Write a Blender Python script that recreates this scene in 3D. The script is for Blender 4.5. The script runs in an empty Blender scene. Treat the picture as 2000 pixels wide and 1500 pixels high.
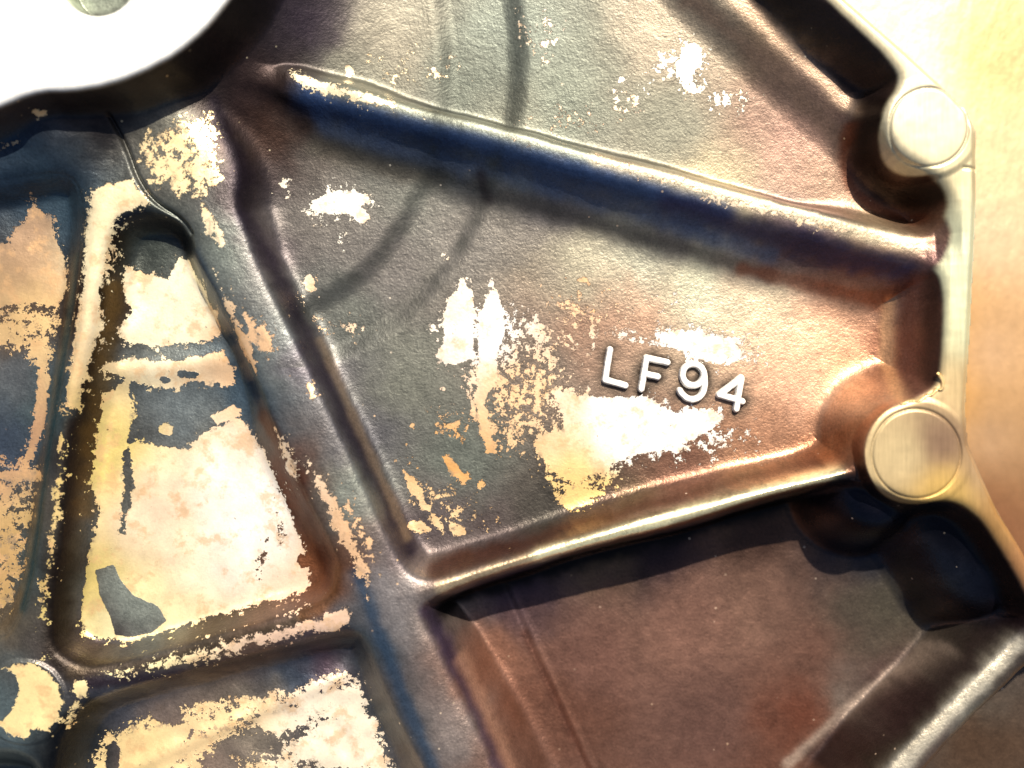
import bpy, math
import numpy as np
from mathutils import Vector

# ------------------------------------------------------------------ camera, world, sun, exposure
S = 5e-5            # one drawing unit (a pixel of the photo on the casting's floor) in metres
CX, CY, D = 1000.0, 750.0, 2200.0
scene = bpy.context.scene
cam_d = bpy.data.cameras.new('camera')
cam = bpy.data.objects.new('camera', cam_d)
scene.collection.objects.link(cam)
cam.location = (0, 0, D * S)
cam.rotation_euler = (0, 0, 0)
cam_d.sensor_width = 36.0
cam_d.lens = 36.0 * D / 2000.0
cam_d.clip_start = 0.005
cam_d.clip_end = 50.0
cam_d.dof.use_dof = True
cam_d.dof.focus_distance = (D - 25) * S
cam_d.dof.aperture_fstop = 10.5
scene.camera = cam

SUN_EL, SUN_AZ = math.radians(51), math.radians(72)      # azimuth counted from +X towards +Y
world = bpy.data.worlds.new('World')
scene.world = world
world.use_nodes = True
wn = world.node_tree.nodes; wl = world.node_tree.links
wn.clear()
wo = wn.new('ShaderNodeOutputWorld'); bg = wn.new('ShaderNodeBackground'); sky = wn.new('ShaderNodeTexSky')
sky.sky_type = 'NISHITA'; sky.sun_disc = False
sky.sun_elevation = SUN_EL
sky.sun_rotation = math.radians(90) - SUN_AZ
sky.air_density = 1.0; sky.dust_density = 3.0; sky.ozone_density = 1.0
bg.inputs['Strength'].default_value = 0.05
wl.new(sky.outputs[0], bg.inputs[0]); wl.new(bg.outputs[0], wo.inputs[0])

sun_d = bpy.data.lights.new('sun', 'SUN'); sun = bpy.data.objects.new('sun', sun_d)
scene.collection.objects.link(sun)
sun_d.energy = 5.0; sun_d.angle = math.radians(0.6); sun_d.color = (1.0, 0.9, 0.74)
sdir = Vector((math.cos(SUN_EL) * math.cos(SUN_AZ), math.cos(SUN_EL) * math.sin(SUN_AZ), math.sin(SUN_EL)))
sun.rotation_euler = sdir.to_track_quat('Z', 'Y').to_euler()
sun.location = sdir * 0.4
scene.view_settings.view_transform = 'Standard'
scene.view_settings.look = 'None'
scene.view_settings.gamma = 1.0
scene.view_settings.exposure = 0.68
scene.cycles.max_bounces = 6

# ------------------------------------------------------------------ helpers
def srgb(r, g, b, k=1.0):
    f = lambda c: (c / 12.92 if c <= 0.04045 else ((c + 0.055) / 1.055) ** 2.4)
    return np.array([f(r / 255.) * k, f(g / 255.) * k, f(b / 255.) * k])

def onto(pts, h):
    """places measured in the photo, taken to the height at which they lie on the casting"""
    p = np.array(pts, float)
    h = np.asarray(h, float)
    p[:, 0] = CX + (p[:, 0] - CX) * (D - h) / D
    p[:, 1] = CY + (p[:, 1] - CY) * (D - h) / D
    return p

def chaikin(p, n=2, closed=True):
    for _ in range(n):
        q = np.roll(p, -1, 0) if closed else p[1:]
        a = p if closed else p[:-1]
        r = np.empty((2 * len(a), 2)); r[0::2] = .75 * a + .25 * q; r[1::2] = .25 * a + .75 * q
        if not closed: r = np.vstack([p[:1], r, p[-1:]])
        p = r
    return p

def seg_dist(X, Y, a, b):
    dx, dy = b[0] - a[0], b[1] - a[1]
    t = np.clip(((X - a[0]) * dx + (Y - a[1]) * dy) / (dx * dx + dy * dy + 1e-9), 0, 1)
    return np.hypot(X - a[0] - t * dx, Y - a[1] - t * dy), t

def sd_poly(X, Y, p):
    d = np.full(X.shape, 1e9, np.float32); inside = np.zeros(X.shape, bool)
    for i in range(len(p)):
        a, b = p[i], p[(i + 1) % len(p)]
        d = np.minimum(d, seg_dist(X, Y, a, b)[0])
        if a[1] != b[1]:
            c = (a[1] > Y) != (b[1] > Y)
            inside ^= c & (X < (b[0] - a[0]) * (Y - a[1]) / (b[1] - a[1]) + a[0])
    return np.where(inside, -d, d)

def d_line(X, Y, p):
    d = np.full(X.shape, 1e9, np.float32)
    for a, b in zip(p[:-1], p[1:]): d = np.minimum(d, seg_dist(X, Y, a, b)[0])
    return d

def side(X, Y, a, b):           # + on the right-hand side going from a to b (y down)
    L = math.hypot(b[0] - a[0], b[1] - a[1])
    return ((b[0] - a[0]) * (Y - a[1]) - (b[1] - a[1]) * (X - a[0])) / L

def softplus(x, r):
    t = np.clip(x / r, -30, 30)
    return np.where(x / r > 30, x, r * np.log1p(np.exp(t)))

def smax(a, b, k):
    h = np.maximum(k - np.abs(a - b), 0) / k
    return np.maximum(a, b) + h * h * k * .25

def smin(a, b, k): return -smax(-a, -b, k)
def sstep(a, b, x):
    t = np.clip((x - a) / (b - a), 0, 1); return t * t * (3 - 2 * t)

def idw(X, Y, pts, soft=60, power=4, wobble=0):
    """smooth field through scattered values, worked out coarsely and interpolated"""
    vals = np.array([np.atleast_1d(p[2]) for p in pts], float)
    st = 20
    gx = np.arange(X.min() - st, X.max() + 2 * st, st); gy = np.arange(Y.min() - st, Y.max() + 2 * st, st)
    GX, GY = np.meshgrid(gx, gy)
    W = np.zeros(GX.shape); V = np.zeros(GX.shape + (vals.shape[1],))
    for (x, y, _), v in zip(pts, vals):
        w = 1.0 / ((GX - x) ** 2 + (GY - y) ** 2 + soft ** 2) ** (power / 2)
        W += w; V += w[..., None] * v
    V /= W[..., None]
    if wobble:
        X, Y = np.clip(X + vnoise(X, Y, 60, 71, 3) * wobble, gx[0], gx[-1] - st - 1), np.clip(Y + vnoise(X, Y, 60, 81, 3) * wobble, gy[0], gy[-1] - st - 1)
    fx = (X - gx[0]) / st; fy = (Y - gy[0]) / st
    ix = fx.astype(int); iy = fy.astype(int); fx = (fx - ix)[..., None]; fy = (fy - iy)[..., None]
    return ((V[iy, ix] * (1 - fx) + V[iy, ix + 1] * fx) * (1 - fy) + (V[iy + 1, ix] * (1 - fx) + V[iy + 1, ix + 1] * fx) * fy)

def vnoise(X, Y, scale, seed, octs=3):
    """value noise for gentle unevenness of the cast surface"""
    out = np.zeros(X.shape); amp = 1.0; tot = 0
    for o in range(octs):
        r = np.random.RandomState(seed + o); n = 512
        T = r.rand(n, n)
        x = X / scale + 100; y = Y / scale + 100
        ix = np.floor(x).astype(int); iy = np.floor(y).astype(int)
        fx = x - ix; fy = y - iy; fx = fx * fx * (3 - 2 * fx); fy = fy * fy * (3 - 2 * fy)
        ix %= n; iy %= n; jx = (ix + 1) % n; jy = (iy + 1) % n
        out += amp * ((T[iy, ix] * (1 - fx) + T[iy, jx] * fx) * (1 - fy) + (T[jy, ix] * (1 - fx) + T[jy, jx] * fx) * fy)
        tot += amp; amp *= .5; scale *= .5
    return out / tot - .5

# ------------------------------------------------------------------ outlines measured on the casting
HUB_C = onto([(105, -239)], 190)[0]; HUB_R = 415 * (D - 190) / D
T_OUT = [(500, 120), (560, 118), (650, 150), (825, 198), (1000, 241), (1175, 290), (1350, 334), (1615, 409), (1760, 448), (1812, 456),
         (1848, 432), (1858, 388), (1839, 352), (1807, 333), (1744, 292), (1724, 240), (1729, 205), (1757, 165), (1755, 133),
         (1685, 63), (1615, 0), (1480, -120), (1300, -260), (400, -260), (350, 0)]
M_OUT = [(440, 150), (520, 158), (560, 182), (650, 203), (790, 240), (965, 286), (1105, 330), (1350, 398), (1615, 472), (1770, 510),
         (1832, 522), (1846, 560), (1843, 640), (1840, 735), (1822, 762), (1768, 785), (1722, 803), (1694, 838), (1684, 880), (1660, 908), (1625, 918),
         (1300, 991), (1000, 1083), (860, 1126), (812, 1128), (775, 1080), (700, 910), (640, 785), (575, 650), (510, 520),
         (482, 440), (462, 395), (470, 350), (464, 300), (436, 235), (415, 185)]
P1_OUT = [(206, 487), (189, 627), (164, 732), (142, 837), (130, 942), (122, 1040), (110, 1130), (99, 1215), (106, 1268), (150, 1299), (200, 1298),
          (350, 1258), (455, 1223), (595, 1186), (648, 1160), (662, 1112), (645, 1065), (597, 975), (560, 890), (521, 802), (469, 669), (420, 580),
          (382, 515), (368, 455), (345, 428), (297, 414), (248, 422), (220, 448)]
P2_OUT = [(100, 1560), (108, 1493), (122, 1447), (147, 1402), (190, 1368), (350, 1328), (455, 1297), (595, 1255), (686, 1236), (712, 1262), (755, 1370),
          (815, 1490), (900, 1680), (80, 1680)]
P3_OUT = [(-60, 1470), (0, 1470), (50, 1482), (78, 1520), (80, 1680), (-160, 1680), (-160, 1480)]
P0_OUT = [(150, 350), (160, 400), (154, 487), (137, 627), (116, 732), (101, 837), (82, 942), (70, 1045), (52, 1150), (30, 1215), (-10, 1262),
          (-160, 1290), (-160, 380), (30, 350), (110, 335)]
Q_OUT = [(846, 1171), (1000, 1118), (1175, 1068), (1350, 1028), (1475, 985), (1600, 952), (1655, 940), (1700, 945), (1737, 965), (1790, 985), (1855, 978),
         (1890, 990), (1932, 1030), (2000, 1143), (2030, 1205), (1990, 1240), (1900, 1325), (1800, 1430), (1730, 1500), (1600, 1680), (1060, 1680), (1010, 1580), (965, 1493),
         (912, 1380), (862, 1275), (822, 1200)]
W_OUT = [(2040, 1285), (1990, 1330), (1930, 1390), (1840, 1480), (1720, 1640), (1700, 1720), (2300, 1720), (2300, 1500), (2140, 1280), (2075, 1255)]
OUTER = [(1500, -150), (1657, 0), (1772, 101), (1853, 176), (1893, 216), (1909, 256), (1910, 385), (1905, 487), (1896, 662), (1888, 802), (1893, 868), (1914, 915),
         (1954, 1003), (2000, 1073), (2080, 1210), (2180, 1400), (2320, 1720), (-260, 1720), (-260, -260), (1380, -260)]
BOSS = [((1815, 248), 72, 92), ((1790, 886), 82, 101)]

STEP = 2.0
gx = np.arange(-110, 2111, STEP); gy = np.arange(-110, 1621, STEP)
X, Y = np.meshgrid(gx, gy); X = X.astype(np.float64); Y = Y.astype(np.float64)

# height of the crests (ribs 90, rim and bosses 125)
Tp = idw(X, Y, [(20, 262, 122), (100, 235, 124), (200, 225, 112), (60, 330, 96), (100, 450, 82), (300, 330, 84), (180, 700, 82), (100, 1100, 80), (60, 1370, 84), (400, 1270, 74), (640, 1220, 82), (470, 550, 90), (700, 950, 92), (850, 1200, 94), (950, 1500, 94),
                (520, 130, 44), (600, 150, 62), (760, 190, 78), (1000, 260, 88), (1400, 370, 90), (1700, 450, 92), (1780, 475, 95), (1858, 445, 125), (1856, 480, 125), (1852, 510, 125),
                (1860, 420, 125), (1870, 520, 125), (1870, 640, 125), (1790, 886, 125), (1815, 248, 125), (1720, 60, 125), (1640, 940, 98), (1740, 960, 122), (1500, 970, 92), (1200, 1040, 90), (1000, 1100, 88),
                (1930, 960, 122), (2000, 1100, 118), (2040, 1230, 105), (1960, 1290, 88), (1850, 1400, 86), (1700, 1560, 86), (2150, 1300, 110)], soft=35, power=4)[..., 0]
for c, r, R in BOSS:
    c = onto([c], 125)[0]
    Tp = Tp + (125 - Tp) * sstep(R + 6, R - 6, np.hypot(X - c[0], Y - c[1]))
dOuter = sd_poly(X, Y, onto(OUTER, 120)).astype(float)
warp = vnoise(X, Y, 55, 3, 3) * 4 + vnoise(X, Y, 14, 31, 2) * 1.0

def pocket(out, h, kpts, floor, fillet, r, wamp=1.0):
    o_ = np.array(out, float); x_, y_ = o_[:, 0], o_[:, 1]
    if out is T_OUT: on_rim = (x_ > 1580) & ((y_ < 400) | (x_ > 1830))
    elif out is M_OUT: on_rim = (x_ > 1830) | ((x_ > 1680) & (y_ > 700))
    elif out is Q_OUT: on_rim = (y_ < 1220) & (x_ > 1690)
    else: on_rim = np.zeros(len(o_), bool)
    d = sd_poly(X, Y, chaikin(onto(out, np.where(on_rim, 124, h)))).astype(float) + warp * wamp
    k = idw(X, Y, kpts, soft=50, power=4)[..., 0] if isinstance(kpts, list) else kpts
    if isinstance(fillet, list): fillet = idw(X, Y, fillet, soft=60, power=4)[..., 0]
    fillet = np.asarray(fillet) * .7; k = k * 1.25
    wr = np.clip(fillet * .24, 3.0, 14.0)
    d0 = (Tp - floor) / k
    wall = floor + k * softplus(d0 + d, wr)
    return Tp - k * softplus((Tp - wall) / k, r * .8), d

near_hub = np.hypot(X - HUB_C[0], Y - HUB_C[1])
pocks = {}
# T : top pocket, with a low bench along the rim
bench_p = onto([(1345, 0), (1500, 140), (1650, 275), (1800, 400), (1900, 300), (1900, -200), (1150, -200)], 15)
dB = sd_poly(X, Y, bench_p).astype(float)
floorT = 0 + smax(-2 * np.ones_like(X), 30 - .62 * softplus(dB + 30, 8) , 14) * sstep(1560, 1300, Y + 0.2 * X) 
ring_o = [(985, -120), (1005, 0), (1018, 130), (1000, 260), (955, 375), (905, 480), (850, 560), (770, 635), (670, 690), (560, 730)]
ring_i = [(500, 640), (600, 600), (690, 550), (750, 490), (800, 410), (840, 330), (868, 220), (872, 110), (858, 0), (840, -120)]
dring = sd_poly(X, Y, np.vstack([chaikin(np.array(ring_o, float), 3, False), chaikin(np.array(ring_i, float), 3, False)])).astype(float) + warp * .6
ring = -11 * sstep(24, -26, dring)
floorT += ring
pocks['T'] = pocket(T_OUT, 95, [(1000, 250, 7.), (1700, 440, 5.), (600, 140, 2.5), (1500, 350, 7.), (1800, 400, 2.6), (1690, 230, 2.4), (1720, 290, 3.4), (1770, 340, 3.4), (1600, 50, .98), (1700, 130, 1.0)], floorT, [(1000, 250, 20.), (1500, 380, 14.), (1600, 100, 46.), (1700, 300, 60.)], 6)
# M : the pocket that bears the letters
def arc_line(pts): return d_line(X, Y, chaikin(np.array(pts, float), 3, False))
fM = ring.copy()
pocks['M'] = pocket(M_OUT, 95, [(700, 220, .95), (1000, 290, .9), (1400, 420, .9), (1700, 510, 1.0), (1830, 600, 1.8), (1830, 720, 1.8), (1740, 800, 1.3), (1690, 860, 1.3), (1500, 930, 3.4), (1200, 1010, 3.6), (900, 1110, 3.6),
                                 (780, 1090, 4.4), (640, 780, 4.2), (520, 540, 4.), (470, 400, 2.8), (440, 230, 2.0)], fM, [(700, 250, 78.), (1000, 330, 74.), (1400, 450, 70.), (1700, 540, 66.), (1800, 680, 60.), (1700, 850, 40.), (1300, 980, 48.), (900, 1090, 40.), (700, 850, 44.), (550, 550, 44.), (470, 350, 60.)], 5.5)
# P1 : long trapezoid pocket
fP1 = 6 + vnoise(X, Y, 120, 9, 2) * 10 + 7 * np.exp(-((Y - 715 + .12 * (X - 350)) / 26) ** 2) + 5 * sstep(760, 640, Y)
pocks['P1'] = pocket(P1_OUT, 82, [(200, 550, 2.6), (140, 850, 2.6), (110, 1150, 2.6), (150, 1300, 2.6), (350, 1270, 4.6), (600, 1190, 4.0), (650, 1100, 1.4), (560, 900, 1.3), (470, 680, 2.0), (380, 500, 2.6), (300, 420, 1.8)], fP1, [(200, 550, 60.), (130, 1000, 56.), (300, 1280, 26.), (600, 1180, 30.), (600, 950, 44.), (450, 600, 24.), (320, 440, 30.)], 6)
pocks['P2'] = pocket(P2_OUT, 82, [(130, 1430, 2.2), (250, 1350, 2.2), (500, 1280, 1.9), (680, 1240, 1.8), (760, 1400, 1.7)], 4 + vnoise(X, Y, 90, 12, 3) * 14 + 6 * np.exp(-((side(X, Y, (390, 1440), (640, 1330))) / 16) ** 2), 40, 9)
pocks['P3'] = pocket(P3_OUT, 82, 1.6, -20, 30, 9)
pocks['P0'] = pocket(P0_OUT, 80, 0.95, 44 + vnoise(X, Y, 130, 17, 2) * 16, 22, 9)
# Q : lower brown pocket
sQ = side(X, Y, (1028, 1230), (1150, 1500))
fQ = -95 + 13 * sstep(-16, 16, sQ) - 4 * np.exp(-(sQ / 9) ** 2)
pocks['Q'] = pocket(Q_OUT, 98, [(900, 1150, 4.2), (1200, 1060, 4.4), (1500, 985, 4.2), (1720, 960, 2.6), (1790, 990, 2.6), (1930, 1030, 2.2), (2000, 1140, 1.9), (1980, 1240, 3.6), (1850, 1380, 4.2), (1720, 1520, 4.2), (850, 1250, 2.1), (950, 1470, 2.1)], fQ, [(900, 1170, 20.), (1300, 1060, 16.), (1700, 1000, 24.), (1900, 1100, 40.), (1850, 1380, 22.), (1700, 1500, 22.), (880, 1300, 46.), (960, 1450, 50.)], 5.5)
pocks['W'] = pocket(W_OUT, 86, 4., -110 + 0 * X, 40, 9)

Z = Tp.copy()
names = list(pocks); Dp = np.stack([pocks[n][1] for n in names])
for n in names: Z = np.minimum(Z, pocks[n][0])
crown = 9 * (1 - .8 * sstep(90, 30, Dp[0])) * np.exp(-np.maximum(np.min(Dp, 0), 0) / 20) * sstep(112, 100, Tp)
Z -= crown * sstep(10, 60, Z)
# buttress columns standing in the brown pocket under the lower boss
def column(Z, a, b, w0, w1, h0, h1, k, f):
    d, t = seg_dist(X, Y, a, b)
    return smax(Z, (h0 + (h1 - h0) * t) - k * softplus(d - (w0 + (w1 - w0) * t), 14), f)
a, b = onto([(1722, 925), (1718, 968)], 75)
isQ = Dp[names.index('Q')] < 4
Z = np.where(isQ, column(Z, a, b, 62, 66, 84, 76, 2.6, 40), Z)
corner = sd_poly(X, Y, chaikin(onto([(1795, 950), (1806, 1040), (1846, 1105), (1872, 1160), (1915, 1195), (1990, 1215), (2060, 1210), (2060, 1060), (1900, 950)], 55))).astype(float)
Z = np.where(isQ, smax(Z, 66 - 16 * sstep(-110, 0, corner) - 2.2 * softplus(corner, 18), 46), Z)
# hub with its wide foot
u = np.clip((near_hub - HUB_R) / 285, 0, 1)
foot = 98 * (1 - u) ** 2.0 - 2
inpk = sstep(10, -30, np.minimum(Dp[names.index('T')], Dp[names.index('M')]))
fk = sstep(HUB_R + 290, HUB_R + 180, near_hub)
Z = np.where(fk > 0, Z + (smax(Z, foot, 26) - Z) * fk, Z)
flat_l = sd_poly(X, Y, chaikin(onto([(-300, 330), (-150, 260), (0, 206), (60, 180), (130, 171), (200, 150), (200, -200), (-300, -200)], 190), 3)).astype(float)
dh = np.minimum(near_hub - HUB_R, flat_l) + vnoise(X, Y, 40, 5, 3) * 3
hub_h = 190 - 3.2 * softplus(dh, 2.2)
Z = np.where(dh < 60, smax(Z, hub_h, 30), Z)
# threaded hole in the hub face
hc = onto([(187, -48)], 190)[0]; hd = np.hypot(X - hc[0], Y - hc[1])
Z = Z - 60 * sstep(72, 58, hd) - 6 * sstep(82, 74, hd)
# scribed circles of the plugs, parting line, fold in the thick rib
for i, (c, r, R) in enumerate(BOSS):
    c = onto([c], 125)[0]; dd = np.hypot(X - c[0], Y - c[1])
    Z -= 3.2 * np.exp(-((dd - r + warp * .3) / 2.0) ** 2)
Z -= 3 * np.exp(-((side(X, Y, (1850, 352), (1910, 358))) / 2.5) ** 2) * (X > 1830) * (Y < 420)
Z -= 8 * np.exp(-(d_line(X, Y, chaikin(onto([(222, 232), (248, 290), (268, 350), (300, 395), (352, 425), (372, 455)], 84), 2, False)) / 4.5) ** 2)
c3 = onto([(48, 1372)], 84)[0]; Z += 4 * sstep(84, 76, np.hypot(X - c3[0], Y - c3[1]) + warp)
# waviness of the casting, rim crest rounding and the outer wall
Z += vnoise(X, Y, 90, 21, 2) * 1.6 + vnoise(X, Y, 24, 22, 2) * .4
rim_round = 8 * np.exp(-((dOuter + 2) / 6) ** 2)
Z -= rim_round * (X > 1200)
# ------------------------------------------------------------------ looks of the surface (stains, wear, painted light and shade), all placed on the casting
C = lambda r, g, b: srgb(r, g, b)
coat = idw(X, Y, [
    (600, 60, C(72, 60, 76)), (500, 0, C(40, 34, 44)), (500, 180, C(72, 54, 54)), (430, 120, C(38, 30, 36)), (470, 60, C(38, 32, 40)), (250, 200, C(46, 36, 40)), (350, 160, C(40, 32, 36)), (60, 230, C(56, 44, 52)), (520, 260, C(80, 52, 36)), (460, 250, C(70, 52, 54)), (480, 370, C(60, 48, 56)),  # darkest entries paint in the dark that the hub foot reflects
    (760, 80, C(150, 145, 132)), (900, 150, C(118, 124, 116)), (1000, 60, C(135, 142, 134)), (1100, 200, C(130, 136, 126)), (1350, 60, C(160, 150, 135)), (1300, 250, C(138, 138, 126)), (1560, 260, C(185, 152, 138)), (1620, 350, C(185, 158, 138)),
    (1520, 60, C(140, 120, 100)), (1650, 150, C(95, 75, 62)), (1690, 320, C(90, 58, 42)), (1760, 400, C(100, 58, 30)), (1560, 190, C(150, 128, 116)),
    (700, 160, C(140, 140, 128)), (1000, 265, C(140, 142, 130)), (1400, 380, C(178, 168, 140)), (1700, 460, C(190, 170, 140)), (800, 320, C(100, 100, 98)), (1100, 400, C(110, 106, 108)), (1300, 460, C(112, 106, 104)), (1550, 475, C(92, 78, 104)), (1650, 540, C(120, 84, 66)), (1500, 510, C(110, 90, 86)),
    (1780, 540, C(110, 82, 84)), (1800, 700, C(100, 70, 60)), (1740, 680, C(150, 105, 80)),
    (620, 420, C(126, 122, 118)), (800, 380, C(132, 134, 128)), (760, 480, C(124, 120, 118)), (900, 440, C(130, 126, 122)), (650, 640, C(112, 116, 110)), (800, 750, C(124, 126, 118)), (900, 900, C(112, 118, 112)), (1080, 980, C(90, 88, 82)), (1150, 520, C(150, 146, 130)), (1350, 555, C(176, 176, 156)), (1250, 510, C(150, 152, 138)), (1500, 570, C(180, 172, 150)), (1050, 700, C(130, 118, 108)),
    (1150, 640, C(150, 122, 104)), (1250, 600, C(160, 130, 110)), (1500, 620, C(200, 178, 152)), (1600, 640, C(215, 174, 144)), (1580, 760, C(208, 166, 140)), (1500, 860, C(165, 125, 98)), (1640, 740, C(215, 170, 130)), (1350, 940, C(130, 95, 78)), (1150, 1010, C(105, 85, 80)), (950, 1075, C(100, 88, 88)),
    (1620, 880, C(130, 85, 55)), (820, 1060, C(98, 88, 92)), (700, 860, C(92, 92, 100)), (600, 700, C(100, 88, 104)), (520, 480, C(108, 96, 102)),
    (380, 300, C(140, 140, 130)), (460, 500, C(138, 148, 142)), (560, 700, C(136, 146, 142)), (680, 950, C(138, 146, 140)), (780, 1150, C(146, 142, 144)), (880, 1400, C(150, 140, 136)), (960, 1520, C(130, 105, 95)), (720, 1230, C(84, 98, 108)), (780, 1400, C(96, 100, 104)),
    (60, 330, C(58, 80, 100)), (140, 420, C(70, 94, 110)), (40, 620, C(130, 110, 90)), (60, 750, C(116, 120, 124)), (30, 860, C(84, 98, 118)), (60, 1000, C(120, 110, 96)), (30, 1150, C(130, 112, 88)), (110, 800, C(92, 116, 120)), (80, 1100, C(100, 118, 120)),  # blue entries put the sky reflection into the left panel
    (210, 600, C(70, 50, 34)), (165, 850, C(66, 50, 36)), (130, 1100, C(68, 54, 42)), (180, 1260, C(80, 66, 66)), (300, 480, C(84, 92, 88)), (330, 690, C(126, 132, 130)), (340, 790, C(124, 134, 138)), (420, 900, C(120, 118, 110)), (260, 1150, C(160, 168, 160)), (450, 1220, C(90, 84, 74)), (590, 950, C(112, 60, 28)), (630, 1100, C(130, 78, 34)), (480, 760, C(70, 94, 112)),
    (60, 1370, C(112, 128, 132)), (150, 1420, C(50, 54, 58)), (250, 1340, C(92, 96, 108)), (500, 1250, C(140, 110, 90)), (620, 1290, C(90, 70, 84)), (560, 1310, C(60, 86, 108)), (350, 1450, C(160, 140, 126)), (500, 1400, C(150, 140, 126)),
    (1200, 1040, C(140, 118, 80)), (1500, 970, C(150, 120, 80)), (880, 1140, C(150, 135, 125)), (1000, 1150, C(80, 64, 84)), (1300, 1080, C(56, 42, 56)), (1500, 1030, C(60, 40, 44)),  # darkest entries paint the shade under the lower rib
    (1700, 1060, C(30, 44, 66)), (1870, 1120, C(30, 42, 62)), (1950, 1150, C(44, 34, 46)), (960, 1300, C(150, 108, 86)), (1010, 1400, C(140, 98, 78)), (1150, 1300, C(132, 98, 86)), (1100, 1420, C(122, 86, 70)), (1350, 1250, C(140, 106, 92)), (1500, 1200, C(144, 112, 96)), (1400, 1420, C(122, 92, 82)), (1620, 1300, C(138, 102, 86)), (1600, 1420, C(130, 76, 52)), (1760, 1210, C(104, 98, 84)), (1720, 1270, C(110, 100, 88)),  # navy entries paint shade and blue reflection on the columns
    (1680, 1400, C(150, 138, 128)), (1760, 1370, C(96, 70, 70)), (1900, 1320, C(96, 84, 76)), (1880, 1380, C(130, 128, 118)), (1700, 1500, C(110, 96, 84)), (1950, 1480, C(110, 86, 66)),
], soft=55, power=4, wobble=70)
bare = idw(X, Y, [
    (380, 300, C(250, 225, 175)), (220, 500, C(245, 230, 190)), (330, 600, C(252, 244, 215)), (320, 1000, C(250, 225, 195)), (480, 1000, C(255, 250, 240)), (260, 1230, C(252, 240, 190)), (200, 900, C(215, 195, 120)), (160, 1150, C(200, 180, 110)),
    (520, 700, C(225, 185, 145)), (700, 1050, C(232, 190, 150)), (60, 480, C(160, 132, 108)), (60, 540, C(180, 148, 116)), (90, 600, C(225, 190, 135)), (50, 850, C(188, 148, 116)), (40, 1100, C(190, 155, 105)), (50, 1370, C(248, 225, 165)),
    (400, 1420, C(245, 215, 165)), (650, 1400, C(252, 238, 215)), (250, 1420, C(232, 205, 150)), (600, 1230, C(240, 205, 180)),
    (900, 600, C(248, 235, 215)), (950, 650, C(246, 246, 246)), (1000, 750, C(240, 200, 155)), (1250, 830, C(252, 250, 246)), (1150, 960, C(235, 200, 130)), (1350, 670, C(252, 246, 240)), (1120, 560, C(232, 190, 150)), (880, 920, C(220, 165, 100)),
    (850, 1000, C(240, 210, 165)), (660, 400, C(252, 248, 235)), (1340, 130, C(255, 250, 235)), (700, 180, C(240, 225, 190)), (1200, 320, C(225, 195, 165)), (1600, 430, C(225, 200, 170)),
    (1700, 250, C(230, 215, 180)), (1200, 1300, C(200, 170, 150))], soft=50, power=4, wobble=60)

WOB = vnoise(X, Y, 30, 91, 3)
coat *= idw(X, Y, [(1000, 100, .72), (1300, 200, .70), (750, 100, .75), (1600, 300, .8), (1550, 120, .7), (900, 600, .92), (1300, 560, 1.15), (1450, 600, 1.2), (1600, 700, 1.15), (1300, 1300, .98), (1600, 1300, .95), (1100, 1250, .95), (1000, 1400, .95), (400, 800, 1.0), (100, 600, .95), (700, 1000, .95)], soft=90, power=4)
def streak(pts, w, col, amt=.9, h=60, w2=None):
    """a band of stain, or of painted light or shade, along a rib, wall or fillet"""
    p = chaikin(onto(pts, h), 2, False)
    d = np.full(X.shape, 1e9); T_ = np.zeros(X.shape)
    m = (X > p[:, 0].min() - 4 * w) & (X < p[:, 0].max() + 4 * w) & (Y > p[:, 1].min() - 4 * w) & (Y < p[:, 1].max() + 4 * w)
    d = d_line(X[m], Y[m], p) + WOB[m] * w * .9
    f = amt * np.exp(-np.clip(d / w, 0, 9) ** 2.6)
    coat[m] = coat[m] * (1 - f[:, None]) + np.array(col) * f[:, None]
streak([(150, -60), (187, -48), (225, -60)], 60, C(176, 186, 170), .95, 150)
# upper rib: crest, flank painted with the blue sky reflection, grey foot
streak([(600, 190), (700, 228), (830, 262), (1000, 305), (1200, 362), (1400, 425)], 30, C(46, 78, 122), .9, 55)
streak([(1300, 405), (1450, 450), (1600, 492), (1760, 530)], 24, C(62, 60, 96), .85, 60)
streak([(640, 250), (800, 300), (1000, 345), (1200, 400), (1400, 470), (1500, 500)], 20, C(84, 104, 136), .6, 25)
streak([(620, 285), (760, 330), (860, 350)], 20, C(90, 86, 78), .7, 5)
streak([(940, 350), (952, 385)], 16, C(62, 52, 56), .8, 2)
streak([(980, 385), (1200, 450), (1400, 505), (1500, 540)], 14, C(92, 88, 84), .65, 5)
streak([(1450, 525), (1600, 560), (1730, 600)], 13, C(150, 92, 58), .6, 8)
streak([(640, 165), (800, 208), (1000, 260), (1170, 308)], 15, C(128, 132, 120), .85, 90)
streak([(1170, 308), (1350, 358), (1600, 430), (1790, 482)], 17, C(160, 152, 132), .85, 90)
m_ = np.exp(-((dring - 2) / 26) ** 2) * sstep(40, 0, dring) * (.24 + .7 * np.clip(WOB, -.3, .3)) * ((X > 560) & (Y > -90) & (Y < 720))
m_ = np.clip(m_, 0, 1)[..., None]; coat = coat * (1 - m_) + np.array(C(62, 66, 60)) * m_
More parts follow.
